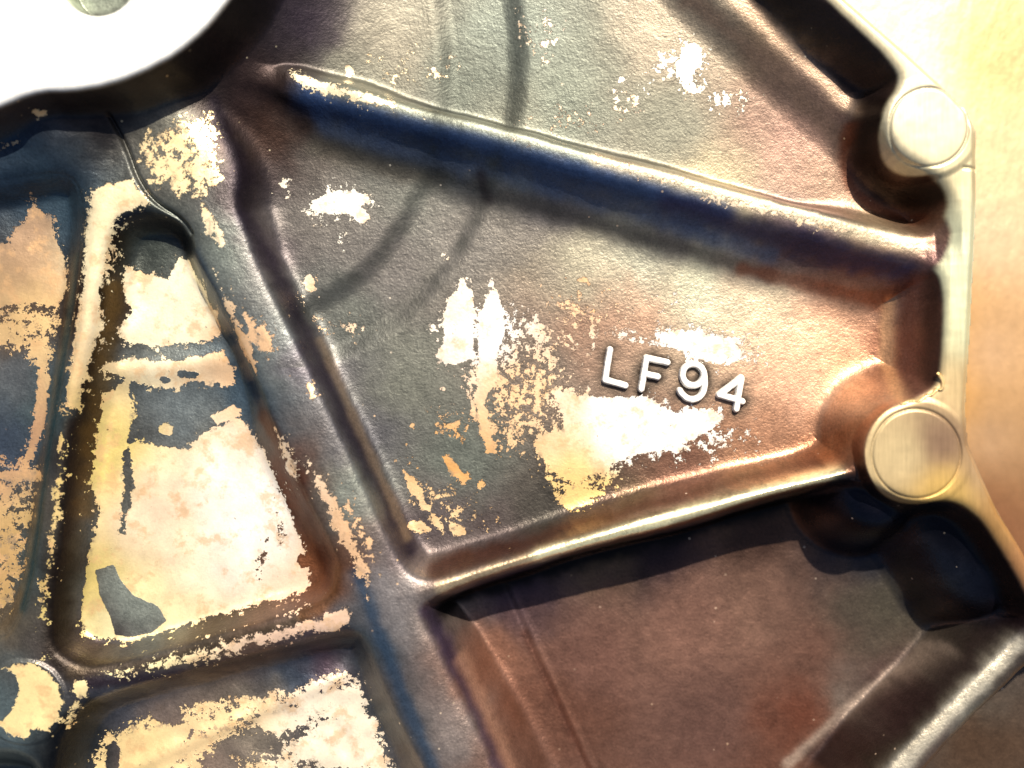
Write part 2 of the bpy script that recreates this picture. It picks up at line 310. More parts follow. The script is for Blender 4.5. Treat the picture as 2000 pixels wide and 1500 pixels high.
# thick rib: right wall painted purple for the dark it reflects
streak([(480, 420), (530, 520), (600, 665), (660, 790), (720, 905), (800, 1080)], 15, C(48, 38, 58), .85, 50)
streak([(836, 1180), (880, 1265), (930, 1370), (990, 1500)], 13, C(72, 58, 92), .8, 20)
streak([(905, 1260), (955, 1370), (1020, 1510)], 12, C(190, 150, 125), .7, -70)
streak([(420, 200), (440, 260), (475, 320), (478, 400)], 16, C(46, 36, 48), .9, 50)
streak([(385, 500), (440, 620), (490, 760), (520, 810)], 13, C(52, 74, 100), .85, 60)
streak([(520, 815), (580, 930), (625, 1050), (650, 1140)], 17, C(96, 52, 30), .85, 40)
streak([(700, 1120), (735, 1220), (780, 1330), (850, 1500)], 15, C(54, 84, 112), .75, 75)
streak([(610, 660), (700, 860), (790, 1060)], 8, C(150, 132, 112), .6, 90)
# trapezoid pocket: shade painted on left wall and top; left rib
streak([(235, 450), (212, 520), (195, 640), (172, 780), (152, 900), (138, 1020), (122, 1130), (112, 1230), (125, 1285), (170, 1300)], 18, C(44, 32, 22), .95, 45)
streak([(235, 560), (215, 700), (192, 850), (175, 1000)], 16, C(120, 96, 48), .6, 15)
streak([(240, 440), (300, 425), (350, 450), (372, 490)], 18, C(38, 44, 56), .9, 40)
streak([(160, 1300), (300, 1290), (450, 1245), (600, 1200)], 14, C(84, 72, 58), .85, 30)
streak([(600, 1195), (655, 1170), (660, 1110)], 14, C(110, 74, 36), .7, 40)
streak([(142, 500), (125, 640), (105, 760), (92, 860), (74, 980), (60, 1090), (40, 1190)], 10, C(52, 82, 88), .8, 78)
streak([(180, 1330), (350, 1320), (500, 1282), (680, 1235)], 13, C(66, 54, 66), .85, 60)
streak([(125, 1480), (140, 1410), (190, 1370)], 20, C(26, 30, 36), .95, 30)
# lower rib and the brown pocket, highlights and shade painted in
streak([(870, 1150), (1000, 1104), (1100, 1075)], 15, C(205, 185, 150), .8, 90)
streak([(1060, 1085), (1300, 1014), (1500, 950), (1625, 925)], 20, C(245, 238, 195), .97, 90)  # crest highlight painted over its worn metal
streak([(1100, 1093), (1300, 1035), (1500, 973), (1620, 945)], 7, C(130, 74, 38), .8, 82)
streak([(870, 1190), (1100, 1125), (1350, 1055), (1600, 980)], 22, C(10, 8, 11), .97, 30)  # black shade under the rib, painted into the coat
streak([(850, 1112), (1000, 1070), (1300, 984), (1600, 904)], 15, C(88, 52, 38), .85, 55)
streak([(1700, 950), (1780, 1010), (1900, 1040), (1990, 1160)], 50, C(18, 20, 34), .9, 40)  # shade of the hollow below the boss, painted near black
streak([(1025, 1235), (1090, 1370), (1150, 1500)], 9, C(92, 54, 40), .6, -95)
streak([(1545, 1500), (1690, 1365), (1830, 1255)], 12, C(178, 160, 146), .8, -70)  # lit fillet at the diagonal rib's foot, painted pale
streak([(1620, 1500), (1750, 1390), (1890, 1270), (1950, 1215)], 26, C(62, 44, 46), .8, -20)  # dim flank of the diagonal rib, shade painted in
streak([(1700, 1490), (1800, 1400), (1930, 1280)], 14, C(72, 66, 56), .7, 30)
streak([(1740, 1520), (1860, 1392), (1990, 1255)], 17, C(205, 198, 180), .9, 84)  # highlight painted along the diagonal rib's crest
streak([(1800, 1530), (1900, 1430), (2010, 1310)], 18, C(32, 34, 34), .9, 60)  # shade beyond that crest, painted dark
streak([(1630, 975), (1690, 1030), (1770, 1030)], 34, C(22, 28, 46), .95, 60)  # column's shade and blue reflection painted navy
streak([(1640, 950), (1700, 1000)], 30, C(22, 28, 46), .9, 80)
# rim wall of the top pocket and the right wall of the letter pocket, shade and lit fillets painted in
streak([(1480, -60), (1555, 10), (1640, 90), (1700, 170), (1690, 220)], 46, C(52, 40, 42), .92, 60)  # shaded rim wall painted dark
streak([(1345, 0), (1500, 130), (1640, 270)], 17, C(140, 118, 102), .7, 5)  # bench side painted darker for its shade
streak([(1440, 0), (1560, 110), (1680, 230)], 14, C(190, 165, 142), .75, 30)  # lit bench edge painted light
streak([(1700, 215), (1690, 300), (1740, 370), (1820, 385)], 24, C(40, 26, 22), .92, 70)  # shadow beside the upper boss, painted dark
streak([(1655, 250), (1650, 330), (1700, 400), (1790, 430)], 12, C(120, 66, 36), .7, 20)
streak([(1820, 540), (1815, 640), (1810, 740)], 20, C(72, 48, 42), .85, 80)  # shade on the right wall, painted dark
streak([(1772, 560), (1768, 680), (1765, 770)], 14, C(128, 88, 76), .7, 30)
streak([(1735, 590), (1728, 700), (1720, 790)], 12, C(225, 178, 130), .7, 5)  # lit fillet painted light
streak([(1700, 800), (1630, 850), (1605, 895)], 14, C(160, 105, 62), .6, 20)

wear = np.zeros_like(X)
def patch(pts, soft=22, amp=1.0, h=0):
    """worn-through area: its outline, how ragged the edge is, how complete the wear is"""
    global wear
    p = onto(pts, h)
    x0, y0 = p.min(0) - soft * 3.3; x1, y1 = p.max(0) + soft * 3.3
    i0, i1 = np.searchsorted(gy, [y0, y1]); j0, j1 = np.searchsorted(gx, [x0, x1])
    if i1 <= i0 or j1 <= j0: return
    sl = (slice(i0, i1), slice(j0, j1))
    d = sd_poly(X[sl], Y[sl], p)
    v = amp * np.clip(.5 - d / (2 * soft), 0, 1)
    if amp > 0 and soft < 20: v = np.maximum(v, .50 * min(amp, 1) * np.clip(1 - d / (3.2 * soft), 0, 1))
    wear[sl] = np.maximum(wear[sl], v) if amp > 0 else np.maximum(0, wear[sl] + v)
def ell(x, y, rx, ry, rot=0, soft=14, amp=1.0, h=0):
    t = np.linspace(0, 2 * math.pi, 14)[:-1]; c, s = math.cos(math.radians(rot)), math.sin(math.radians(rot))
    patch([(x + rx * math.cos(a) * c - ry * math.sin(a) * s, y + rx * math.cos(a) * s + ry * math.sin(a) * c) for a in t], soft, amp, h)

for q_ in ([(1191, 683), (1181, 742), (1221, 753)], [(1252, 760), (1262, 699), (1303, 708)], [(1257, 730), (1284, 736)], [(1374, 730), (1374, 764), (1353, 781), (1327, 763)], [(1437, 799), (1447, 738), (1404, 771), (1449, 784)],
           [(1353 + 21 * math.cos(a_), 732 + 21 * math.sin(a_)) for a_ in np.linspace(0, 6.28, 10)]):
    streak(q_, 20, C(112, 100, 88), .7, 0); streak(q_, 10.5, C(48, 36, 28), .95, 0)  # coating halo, then a dark outline painting the letters' edge shade
# letter pocket
patch([(1078, 762), (1180, 768), (1260, 768), (1310, 800), (1390, 795), (1425, 815), (1380, 850), (1340, 872), (1260, 890), (1200, 905), (1180, 925), (1110, 945), (1070, 925), (1035, 865), (1050, 845), (1100, 835)], 13, 1.0)
patch([(1110, 950), (1160, 950), (1190, 965), (1140, 985), (1105, 1000), (1085, 985)], 9, .9)
patch([(1060, 820), (1250, 790), (1480, 820), (1430, 900), (1250, 925), (1180, 990), (1090, 1000), (1040, 930)], 40, .62)
patch([(1150, 800), (1230, 770), (1160, 740), (1080, 750)], 20, .6)
patch([(948, 575), (970, 562), (985, 600), (990, 650), (975, 690), (972, 740), (950, 790), (960, 850), (975, 890), (950, 885), (935, 840), (925, 780), (935, 720), (930, 660), (935, 620)], 8, 1.0)
patch([(880, 570), (905, 545), (925, 560), (930, 610), (928, 700), (905, 712), (870, 715), (850, 700), (862, 670), (862, 610)], 10, .96)
patch([(915, 770), (932, 790), (935, 840), (920, 810)], 6, .9)
patch([(785, 915), (810, 930), (825, 955), (812, 975), (795, 955)], 8, .95)
patch([(835, 990), (850, 1005), (872, 1030), (868, 1045), (845, 1025)], 7, .95)
for a_ in ((905, 930, 5, 12), (925, 1010, 10, 14), (972, 1015, 7, 10), (800, 905, 7, 9), (805, 830, 8, 8), (792, 870, 8, 9), (895, 850, 5, 12), (865, 760, 8, 8), (845, 640, 6, 10), (940, 945, 10, 14), (820, 1030, 26, 14), (895, 1035, 22, 16), (770, 900, 6, 6), (1062, 545, 4, 18), (1140, 545, 12, 10), (960, 555, 9, 10)):
    ell(a_[0], a_[1], a_[2], a_[3], 20, 6, .74)
ell(1180, 640, 110, 90, 10, 60, .52); ell(1440, 860, 70, 50, -25, 40, .5)
patch([(880, 560), (1000, 560), (1090, 600), (1140, 700), (1130, 780), (1060, 900), (980, 910), (930, 860), (860, 700)], 55, .60)
patch([(1100, 540), (1250, 560), (1200, 700), (1060, 720), (1020, 600)], 60, .53)
patch([(1270, 655), (1330, 640), (1440, 655), (1450, 690), (1400, 715), (1340, 690), (1290, 670)], 13, 1.0)
patch([(1210, 640), (1480, 640), (1500, 720), (1400, 740), (1250, 700)], 36, .60)
patch([(860, 890), (880, 890), (920, 935), (905, 945), (880, 925)], 6, .95)
patch([(790, 930), (815, 935), (830, 975), (850, 1005), (820, 1000)], 9, .9)
patch([(770, 880), (900, 930), (990, 1010), (960, 1050), (850, 1050), (800, 980)], 50, .52)
ell(1130, 975, 50, 16, 5, 14, .8); ell(690, 640, 60, 30, 20, 30, .49); ell(880, 820, 60, 70, 0, 50, .48)
ell(665, 395, 62, 24, -10, 16, 1.0); ell(690, 410, 40, 20, 30, 12, 1.0); ell(640, 410, 80, 50, 0, 40, .52); ell(665, 465, 30, 40, 0, 26, .54); ell(604, 552, 12, 20, 0, 6, 1.0); ell(560, 370, 20, 30, 0, 14, .6)
ell(870, 500, 14, 12, 0, 8, .7); ell(1350, 590, 120, 40, 0, 50, .45)
for q_ in ([(1190, 675), (1180, 745), (1225, 755)], [(1262, 690), (1250, 765), (1262, 698), (1310, 706)], [(1345, 715), (1372, 735), (1366, 778), (1325, 765)], [(1447, 730), (1405, 775), (1450, 790), (1438, 806)]):
    patch([(q_[0][0] - 16, q_[0][1] - 12), (q_[-1][0] + 16, q_[0][1] + 4), (q_[-1][0] + 14, q_[-1][1] + 16), (q_[0][0] - 26, q_[-1][1] + 16)], 12, -.85)
# top pocket
ell(1345, 120, 26, 42, 25, 14, 1.0); ell(1330, 130, 90, 55, 0, 45, .60); ell(1350, 165, 22, 26, 0, 14, .8); ell(1430, 195, 60, 40, 0, 36, .6); ell(1215, 155, 12, 10, 0, 6, .8)
ell(1225, 200, 60, 60, 0, 50, .54); ell(1015, 60, 6, 60, -3, 8, .56); ell(683, 140, 8, 11, 0, 4, 1.1); ell(1060, 70, 45, 70, 0, 40, .55); ell(1100, 230, 110, 40, 0, 50, .52); ell(800, 130, 120, 60, 0, 60, .5)
# upper rib
patch([(560, 128), (660, 160), (760, 195), (800, 225), (700, 200), (600, 175), (560, 150)], 12, .85, 70)
patch([(780, 200), (1000, 255), (1050, 290), (900, 250), (800, 225)], 16, .5, 88)
patch([(1130, 290), (1350, 350), (1600, 425), (1790, 480), (1600, 460), (1400, 400), (1180, 325)], 22, .70, 92)
# thick rib
patch([(300, 250), (410, 200), (430, 260), (440, 330), (400, 390), (350, 400), (290, 360), (255, 290)], 26, .70, 84)
ell(415, 345, 22, 26, 20, 10, .7, 84); ell(405, 430, 16, 40, -15, 10, .8, 88); ell(430, 460, 14, 30, -20, 10, .8, 88); ell(490, 640, 14, 50, -22, 12, .85, 88); ell(515, 660, 20, 34, -10, 12, .85, 88)
patch([(415, 520), (440, 560), (500, 680), (505, 740), (470, 700), (440, 620)], 12, .8, 86)
ell(605, 760, 10, 22, -15, 8, .8, 90); ell(540, 680, 50, 20, 60, 26, .52, 90); ell(560, 900, 22, 60, -22, 16, .7, 86)
patch([(600, 900), (660, 970), (700, 1050), (725, 1110), (720, 1180), (690, 1120), (640, 1010)], 14, .85, 90); ell(700, 1040, 40, 110, -22, 30, .52, 90); ell(722, 1060, 8, 14, 0, 6, .9, 90)
ell(600, 610, 40, 100, -25, 36, .42, 90)
# left rib
patch([(190, 360), (260, 345), (290, 395), (230, 430), (205, 500), (190, 640), (165, 740), (150, 800), (122, 800), (135, 700), (158, 560), (168, 430)], 12, 1.0, 82)
patch([(115, 850), (135, 850), (120, 1010), (105, 1110), (95, 1220), (60, 1230), (85, 1090), (100, 950)], 14, .66, 82)
ell(115, 870, 8, 24, 8, 8, .8, 82)
# left plate
patch([(10, 470), (60, 390), (95, 430), (120, 500), (130, 560), (110, 600), (60, 590), (0, 600), (-60, 600), (-60, 480)], 10, 1.0, 50)
patch([(-60, 590), (110, 595), (120, 640), (100, 740), (85, 800), (65, 830), (60, 760), (50, 700), (-60, 680)], 24, .72, 50)
patch([(70, 720), (95, 730), (88, 820), (62, 900), (40, 900), (60, 820)], 8, .95, 50)
patch([(-60, 880), (60, 890), (80, 920), (60, 1040), (50, 1140), (20, 1200), (-60, 1240)], 26, .68, 50)
ell(110, 240, 14, 8, 0, 6, .8, 60); ell(40, 290, 20, 8, -20, 8, .75, 60); ell(28, 930, 60, 20, 0, 12, .85, 50)
# round pad and cross rib
ell(52, 1368, 72, 76, 0, 8, 1.0, 84); ell(8, 1360, 24, 50, 15, 8, -1.0, 84); ell(75, 1450, 18, 30, 0, 8, -.8, 84); ell(155, 1345, 17, 17, 0, 6, 1, 84); ell(135, 1400, 14, 40, 20, 10, .6, 84)
patch([(180, 1322), (350, 1275), (500, 1232), (650, 1188), (695, 1205), (600, 1240), (450, 1282), (300, 1318)], 16, .78, 80)
ell(650, 1215, 40, 22, -20, 10, .9, 82); ell(85, 1290, 20, 20, 40, 10, .6, 82)
# trapezoid pocket
patch([(255, 520), (330, 545), (350, 500), (378, 510), (430, 610), (438, 640), (430, 660), (380, 670), (300, 680), (250, 670), (235, 640), (245, 580)], 9, 1.0)
patch([(215, 705), (260, 700), (340, 705), (440, 685), (460, 720), (455, 755), (380, 745), (345, 760), (280, 755), (214, 725)], 9, 1.0)
patch([(208, 770), (255, 745), (262, 800), (255, 860), (290, 865), (370, 875), (400, 845), (470, 810), (490, 840), (520, 880), (570, 1000), (608, 1100), (600, 1155), (500, 1180), (400, 1210), (250, 1255), (170, 1240), (160, 1200), (170, 1100), (185, 950)], 8, 1.0)
patch([(412, 812), (460, 788), (474, 812), (425, 832)], 5, 1.0)
ell(325, 838, 16, 12, 0, 5, 1.0); ell(370, 730, 22, 7, 5, 5, -1.0); ell(325, 742, 10, 6, 5, 4, -1.0)
patch([(250, 775), (262, 760), (275, 790), (262, 820)], 6, .7)
patch([(192, 1115), (222, 1105), (235, 1135), (262, 1165), (310, 1185), (322, 1210), (300, 1230), (255, 1240), (230, 1235), (222, 1205), (200, 1160)], 5, -2.0)
patch([(240, 880), (258, 860), (262, 950), (245, 1040), (235, 1040), (242, 950)], 8, -.75)
patch([(190, 960), (200, 1000), (175, 1090), (150, 1200), (140, 1240), (130, 1230), (150, 1150), (175, 1050)], 9, -.7)
patch([(225, 575), (245, 560), (262, 610), (245, 635), (228, 610)], 8, -.8)
ell(592, 1095, 10, 14, -40, 4, -.9); ell(515, 1090, 8, 40, 10, 12, -.44); ell(545, 1020, 6, 70, -8, 12, -.42)
patch([(215, 470), (240, 500), (245, 560), (230, 640), (205, 700), (190, 760), (175, 860), (160, 860), (185, 700), (205, 560)], 16, .44)
patch([(190, 1285), (350, 1248), (600, 1172), (640, 1150), (610, 1190), (350, 1262)], 12, .55, 25)
# lower left pocket
patch([(200, 1420), (330, 1370), (420, 1340), (500, 1350), (640, 1300), (700, 1300), (740, 1400), (790, 1500), (800, 1640), (180, 1640), (170, 1500)], 24, .70)
patch([(470, 1400), (600, 1350), (700, 1320), (740, 1420), (770, 1520), (640, 1500), (560, 1480)], 20, .95); patch([(230, 1440), (330, 1400), (380, 1400), (360, 1480), (300, 1560), (210, 1560)], 16, .95)
patch([(400, 1480), (430, 1440), (480, 1430), (540, 1420), (600, 1400), (640, 1380), (600, 1450), (500, 1480), (440, 1540), (400, 1540)], 18, -.4)
ell(560, 1318, 40, 14, 0, 10, -1.0); ell(650, 1275, 60, 20, -15, 20, -.8); ell(240, 1390, 24, 12, 0, 8, -1.0)
ell(330, 1395, 26, 14, 20, 10, -.7); ell(222, 1480, 12, 30, 0, 8, -.7); ell(400, 1350, 40, 16, -15, 10, -.5)
# brown pocket: nearly none
ell(1250, 1040, 180, 12, -16, 14, .35, 90)

# machined faces: hub face, top of rim, the two boss faces
mach = sstep(3, -3, dh) * sstep(66, 72, hd)
rim_band = sstep(-150, -110, dOuter) * sstep(4, -4, -np.min(Dp, 0) + 1) * sstep(2, -4, dOuter) * (X > 1500)
bossm = np.zeros_like(X)
for c, r, R in BOSS:
    c = onto([c], 125)[0]; bossm = np.maximum(bossm, sstep(R - 4, R - 9, np.hypot(X - c[0], Y - c[1])))
far = sstep(1930, 1880, X) * sstep(1060, 1000, Y)
mach = np.maximum(mach, np.maximum(rim_band * sstep(109, 116, Tp), bossm) )
mtint = idw(X, Y, [(100, 50, C(252, 252, 250)), (300, 60, C(252, 252, 248)), (1700, 50, C(200, 190, 160)), (1815, 248, C(205, 196, 168)), (1870, 330, C(190, 178, 142)), (1875, 500, C(195, 198, 168)), (1870, 650, C(200, 200, 165)), (1860, 760, C(200, 175, 130)),
                   (1790, 860, C(128, 102, 82)), (1800, 945, C(200, 165, 95)), (1720, 880, C(190, 170, 130)), (1870, 900, C(175, 145, 110)), (1920, 980, C(165, 125, 75)), (1980, 1080, C(160, 115, 75)), (2010, 1180, C(120, 90, 80))], soft=25, power=4)
gloss = idw(X, Y, [(1200, 320, 0.), (1600, 430, .05), (800, 210, 0.), (1400, 375, 0.), (1000, 300, 0.), (900, 850, 0.), (1350, 600, .15), (1600, 700, .3), (1400, 900, .5), (1200, 1030, .9), (1500, 960, .9), (1300, 1250, .1), (1700, 1050, .9), (1880, 1100, .9), (1800, 650, .7), (1000, 330, .35), (300, 1000, .4), (60, 350, .3), (60, 600, .8), (60, 1000, .8), (700, 1000, .1), (1900, 1350, .5), (1700, 300, .4), (200, 900, .6)], soft=50, power=4)[..., 0]

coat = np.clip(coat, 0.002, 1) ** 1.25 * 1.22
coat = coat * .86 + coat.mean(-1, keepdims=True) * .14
# ------------------------------------------------------------------ materials
def nd(nt, t, **kw):
    n = nt.nodes.new(t)
    for k, v in kw.items():
        if k in n.inputs: n.inputs[k].default_value = v
        else: setattr(n, k, v)
    return n

def noise(nt, vec, size, detail=3, rough=.55, dist=0.0):
    n = nd(nt, 'ShaderNodeTexNoise'); n.inputs['Scale'].default_value = 1.0 / (size * S)
    n.inputs['Detail'].default_value = detail; n.inputs['Roughness'].default_value = rough; n.inputs['Distortion'].default_value = dist
    nt.links.new(vec, n.inputs['Vector']); return n.outputs['Fac']

def math_(nt, op, a, b=None, c=None, clamp=False):
    n = nd(nt, 'ShaderNodeMath', operation=op); n.use_clamp = clamp
    for i, v in enumerate((a, b, c)):
        if v is None: continue
        if isinstance(v, (int, float)): n.inputs[i].default_value = v
        else: nt.links.new(v, n.inputs[i])
    return n.outputs[0]

def mixc(nt, f, a, b, mode='MIX'):
    n = nd(nt, 'ShaderNodeMix', data_type='RGBA', blend_type=mode)
    for s, v in ((0, f), (6, a), (7, b)):
        if isinstance(v, (int, float)): n.inputs[s].default_value = v
        elif isinstance(v, tuple): n.inputs[s].default_value = v
        else: nt.links.new(v, n.inputs[s])
    return n.outputs[2]

def mixf(nt, f, a, b):
    n = nd(nt, 'ShaderNodeMix', data_type='FLOAT')
    for s, v in ((0, f), (2, a), (3, b)):
        if isinstance(v, (int, float)): n.inputs[s].default_value = v
        else: nt.links.new(v, n.inputs[s])
    return n.outputs[0]

def remap(nt, v, a, b, c=0.0, d=1.0, smooth=True):
    n = nd(nt, 'ShaderNodeMapRange'); n.interpolation_type = 'SMOOTHSTEP' if smooth else 'LINEAR'
    nt.links.new(v, n.inputs['Value'])
    for k, x in (('From Min', a), ('From Max', b), ('To Min', c), ('To Max', d)): n.inputs[k].default_value = x
    return n.outputs['Result']

def base_mat(name):
    m = bpy.data.materials.new(name); m.use_nodes = True; nt = m.node_tree; nt.nodes.clear()
    out = nd(nt, 'ShaderNodeOutputMaterial'); b = nd(nt, 'ShaderNodeBsdfPrincipled'); nt.links.new(b.outputs[0], out.inputs[0])
    tc = nd(nt, 'ShaderNodeTexCoord')
    return m, nt, b, tc.outputs['Object']

def cast_material():
    m, nt, b, co = base_mat('oil_stained_cast_metal'); L = nt.links
    A = lambda n: nd(nt, 'ShaderNodeAttribute', attribute_name=n)
    a_coat, a_bare, a_mask, a_mt = A('coat'), A('bare'), A('mask'), A('mtint')
    sep = nd(nt, 'ShaderNodeSeparateColor'); L.new(a_mask.outputs['Color'], sep.inputs[0])
    wearv, machv, glossv = sep.outputs[0], sep.outputs[1], sep.outputs[2]
    n_big = noise(nt, co, 34, 4, .62, .6); n_sm = noise(nt, co, 9, 3, .6, .4)
    v = nd(nt, 'ShaderNodeTexVoronoi', feature='F1'); v.inputs['Scale'].default_value = 1 / (13 * S); v.inputs['Randomness'].default_value = 1
    wv = nd(nt, 'ShaderNodeVectorMath', operation='ADD'); L.new(co, wv.inputs[0])
    nz = nd(nt, 'ShaderNodeTexNoise'); nz.inputs['Scale'].default_value = 1 / (12 * S); L.new(co, nz.inputs['Vector'])
    sc = nd(nt, 'ShaderNodeVectorMath', operation='SCALE'); L.new(nz.outputs['Color'], sc.inputs[0]); sc.inputs['Scale'].default_value = 9 * S
    L.new(sc.outputs[0], wv.inputs[1]); L.new(wv.outputs[0], v.inputs['Vector'])
    cell = math_(nt, 'SUBTRACT', .38, v.outputs['Distance'])
    w = math_(nt, 'ADD', wearv, math_(nt, 'MULTIPLY', math_(nt, 'SUBTRACT', n_big, .5), 1.15))
    w = math_(nt, 'ADD', w, math_(nt, 'MULTIPLY', math_(nt, 'SUBTRACT', n_sm, .5), .8))
    w = math_(nt, 'ADD', w, math_(nt, 'MULTIPLY', math_(nt, 'SUBTRACT', noise(nt, co, 3.6, 2, .6), .5), .55))
    w = math_(nt, 'ADD', w, math_(nt, 'MULTIPLY', cell, .32))
    isb = remap(nt, w, .515, .575)
    isb = math_(nt, 'MULTIPLY', isb, remap(nt, wearv, .12, .3))
    edge = math_(nt, 'MULTIPLY', remap(nt, w, .47, .525), math_(nt, 'SUBTRACT', 1.0, isb))     # dark rim of lifted varnish
    edge = math_(nt, 'MULTIPLY', edge, remap(nt, wearv, .12, .3))
    # varnish: mottled
    mott = noise(nt, co, 110, 5, .6); fine = noise(nt, co, 5, 3, .7); mid = noise(nt, co, 22, 4, .65)
    val = math_(nt, 'ADD', math_(nt, 'MULTIPLY', mott, .7), math_(nt, 'ADD', math_(nt, 'MULTIPLY', fine, 1.0), math_(nt, 'MULTIPLY', mid, .6)))
    val = math_(nt, 'ADD', val, -.19)
    cc = nd(nt, 'ShaderNodeVectorMath', operation='SCALE'); L.new(a_coat.outputs['Color'], cc.inputs[0]); L.new(val, cc.inputs['Scale'])
    coatc = mixc(nt, math_(nt, 'MULTIPLY', edge, .75), cc.outputs[0], (.05, .045, .04, 1))
    # tiny bright pits
    v2 = nd(nt, 'ShaderNodeTexVoronoi', feature='F1'); v2.inputs['Scale'].default_value = 1 / (26 * S); L.new(co, v2.inputs['Vector'])
    v2c = nd(nt, 'ShaderNodeSeparateColor'); L.new(v2.outputs['Color'], v2c.inputs[0])
    pit = math_(nt, 'MULTIPLY', remap(nt, v2.outputs['Distance'], .11, .05), remap(nt, v2c.outputs[0], .6, .64))
    pit = math_(nt, 'MULTIPLY', pit, remap(nt, mott, .48, .58))
    pit = math_(nt, 'MULTIPLY', pit, .7)
    # bare metal
    bm = noise(nt, co, 60, 4, .6); bval = math_(nt, 'ADD', .52, math_(nt, 'ADD', math_(nt, 'MULTIPLY', bm, .7), math_(nt, 'MULTIPLY', fine, .3)))
    bc = nd(nt, 'ShaderNodeVectorMath', operation='SCALE'); L.new(a_bare.outputs['Color'], bc.inputs[0]); L.new(bval, bc.inputs['Scale'])
    barec = mixc(nt, remap(nt, noise(nt, co, 45, 4, .7), .50, .66, 0, .6), bc.outputs[0], (.72, .44, .22, 1))
    film = math_(nt, 'MULTIPLY', remap(nt, noise(nt, co, 26, 5, .75), .54, .64), remap(nt, wearv, 1.0, .62, .12, .7))   # thin remains of varnish
    barec = mixc(nt, film, barec, mixc(nt, .5, cc.outputs[0], (.42, .30, .20, 1)))
    isb2 = math_(nt, 'MAXIMUM', isb, pit)
    col = mixc(nt, isb2, coatc, barec)
    # machined faces
    mp = nd(nt, 'ShaderNodeMapping'); mp.inputs['Scale'].default_value = (1, .06, 1); mp.inputs['Rotation'].default_value = (0, 0, math.radians(38)); L.new(co, mp.inputs[0])
    scr = noise(nt, mp.outputs[0], 5, 4, .7)
    ms = nd(nt, 'ShaderNodeVectorMath', operation='SCALE'); L.new(a_mt.outputs['Color'], ms.inputs[0])
    L.new(math_(nt, 'ADD', .55, math_(nt, 'ADD', math_(nt, 'MULTIPLY', scr, .55), math_(nt, 'MULTIPLY', bm, .28))), ms.inputs['Scale'])
    col = mixc(nt, machv, col, ms.outputs[0])
    L.new(col, b.inputs['Base Color'])
    rough = mixf(nt, glossv, .46, .28)
    rough = mixf(nt, isb2, rough, .34)
    rough = mixf(nt, machv, rough, .42)
    rough = math_(nt, 'ADD', rough, math_(nt, 'MULTIPLY', math_(nt, 'SUBTRACT', mid, .5), .2))
    L.new(rough, b.inputs['Roughness'])
    L.new(mixf(nt, machv, mixf(nt, isb2, .68, .5), .5), b.inputs['Metallic'])
    # grain of the casting, varnish stands a hair above the bare metal
    g = math_(nt, 'ADD', math_(nt, 'MULTIPLY', fine, .9), math_(nt, 'MULTIPLY', noise(nt, co, 12, 3, .6), .9))
    g = mixf(nt, machv, mixf(nt, isb, g, math_(nt, 'MULTIPLY', g, .5)), math_(nt, 'MULTIPLY', scr, .35))
    g = math_(nt, 'SUBTRACT', g, math_(nt, 'MULTIPLY', isb, 1.3))
    bp = nd(nt, 'ShaderNodeBump'); bp.inputs['Strength'].default_value = .5; bp.inputs['Distance'].default_value = 1.6 * S
    L.new(g, bp.inputs['Height']); L.new(bp.outputs[0], b.inputs['Normal'])
    return m

def letter_material():
    m, nt, b, co = base_mat('polished_raised_letter'); L = nt.links
    col = mixc(nt, noise(nt, co, 20, 3), (.90, .88, .85, 1), (.97, .96, .93, 1))
    g = nd(nt, 'ShaderNodeNewGeometry'); L.new(col, b.inputs['Base Color'])
    b.inputs['Metallic'].default_value = .25; b.inputs['Roughness'].default_value = .36
    bp = nd(nt, 'ShaderNodeBump'); bp.inputs['Strength'].default_value = .4; bp.inputs['Distance'].default_value = 1.2 * S
    L.new(noise(nt, co, 6, 3), bp.inputs['Height']); L.new(bp.outputs[0], b.inputs['Normal'])
    return m

def bench_material():
    m, nt, b, co = base_mat('golden_worn_plate'); L = nt.links
    mp = nd(nt, 'ShaderNodeMapping'); mp.inputs['Scale'].default_value = (1, .45, 1); L.new(co, mp.inputs[0])
    a = nd(nt, 'ShaderNodeAttribute', attribute_name='coat')
    n1 = noise(nt, co, 220, 4, .6); n2 = noise(nt, mp.outputs[0], 22, 4, .65)
    vv = math_(nt, 'ADD', .6, math_(nt, 'ADD', math_(nt, 'MULTIPLY', n1, .5), math_(nt, 'MULTIPLY', n2, .35)))
    cs = nd(nt, 'ShaderNodeVectorMath', operation='SCALE'); L.new(a.outputs['Color'], cs.inputs[0]); L.new(vv, cs.inputs['Scale']); col = cs.outputs[0]
    L.new(col, b.inputs['Base Color']); b.inputs['Metallic'].default_value = .5; b.inputs['Roughness'].default_value = .34
    bp = nd(nt, 'ShaderNodeBump'); bp.inputs['Strength'].default_value = .4; bp.inputs['Distance'].default_value = 4 * S
    L.new(n2, bp.inputs['Height']); L.new(bp.outputs[0], b.inputs['Normal'])
    return m

M_CAST, M_LET, M_BENCH = cast_material(), letter_material(), bench_material()

# ------------------------------------------------------------------ meshes
def link(o, parent=None):
    scene.collection.objects.link(o)
    if parent: o.parent = parent
    return o

def world_xyz(x, y, z): return np.stack([(x - CX) * S, (CY - y) * S, z * S], -1)

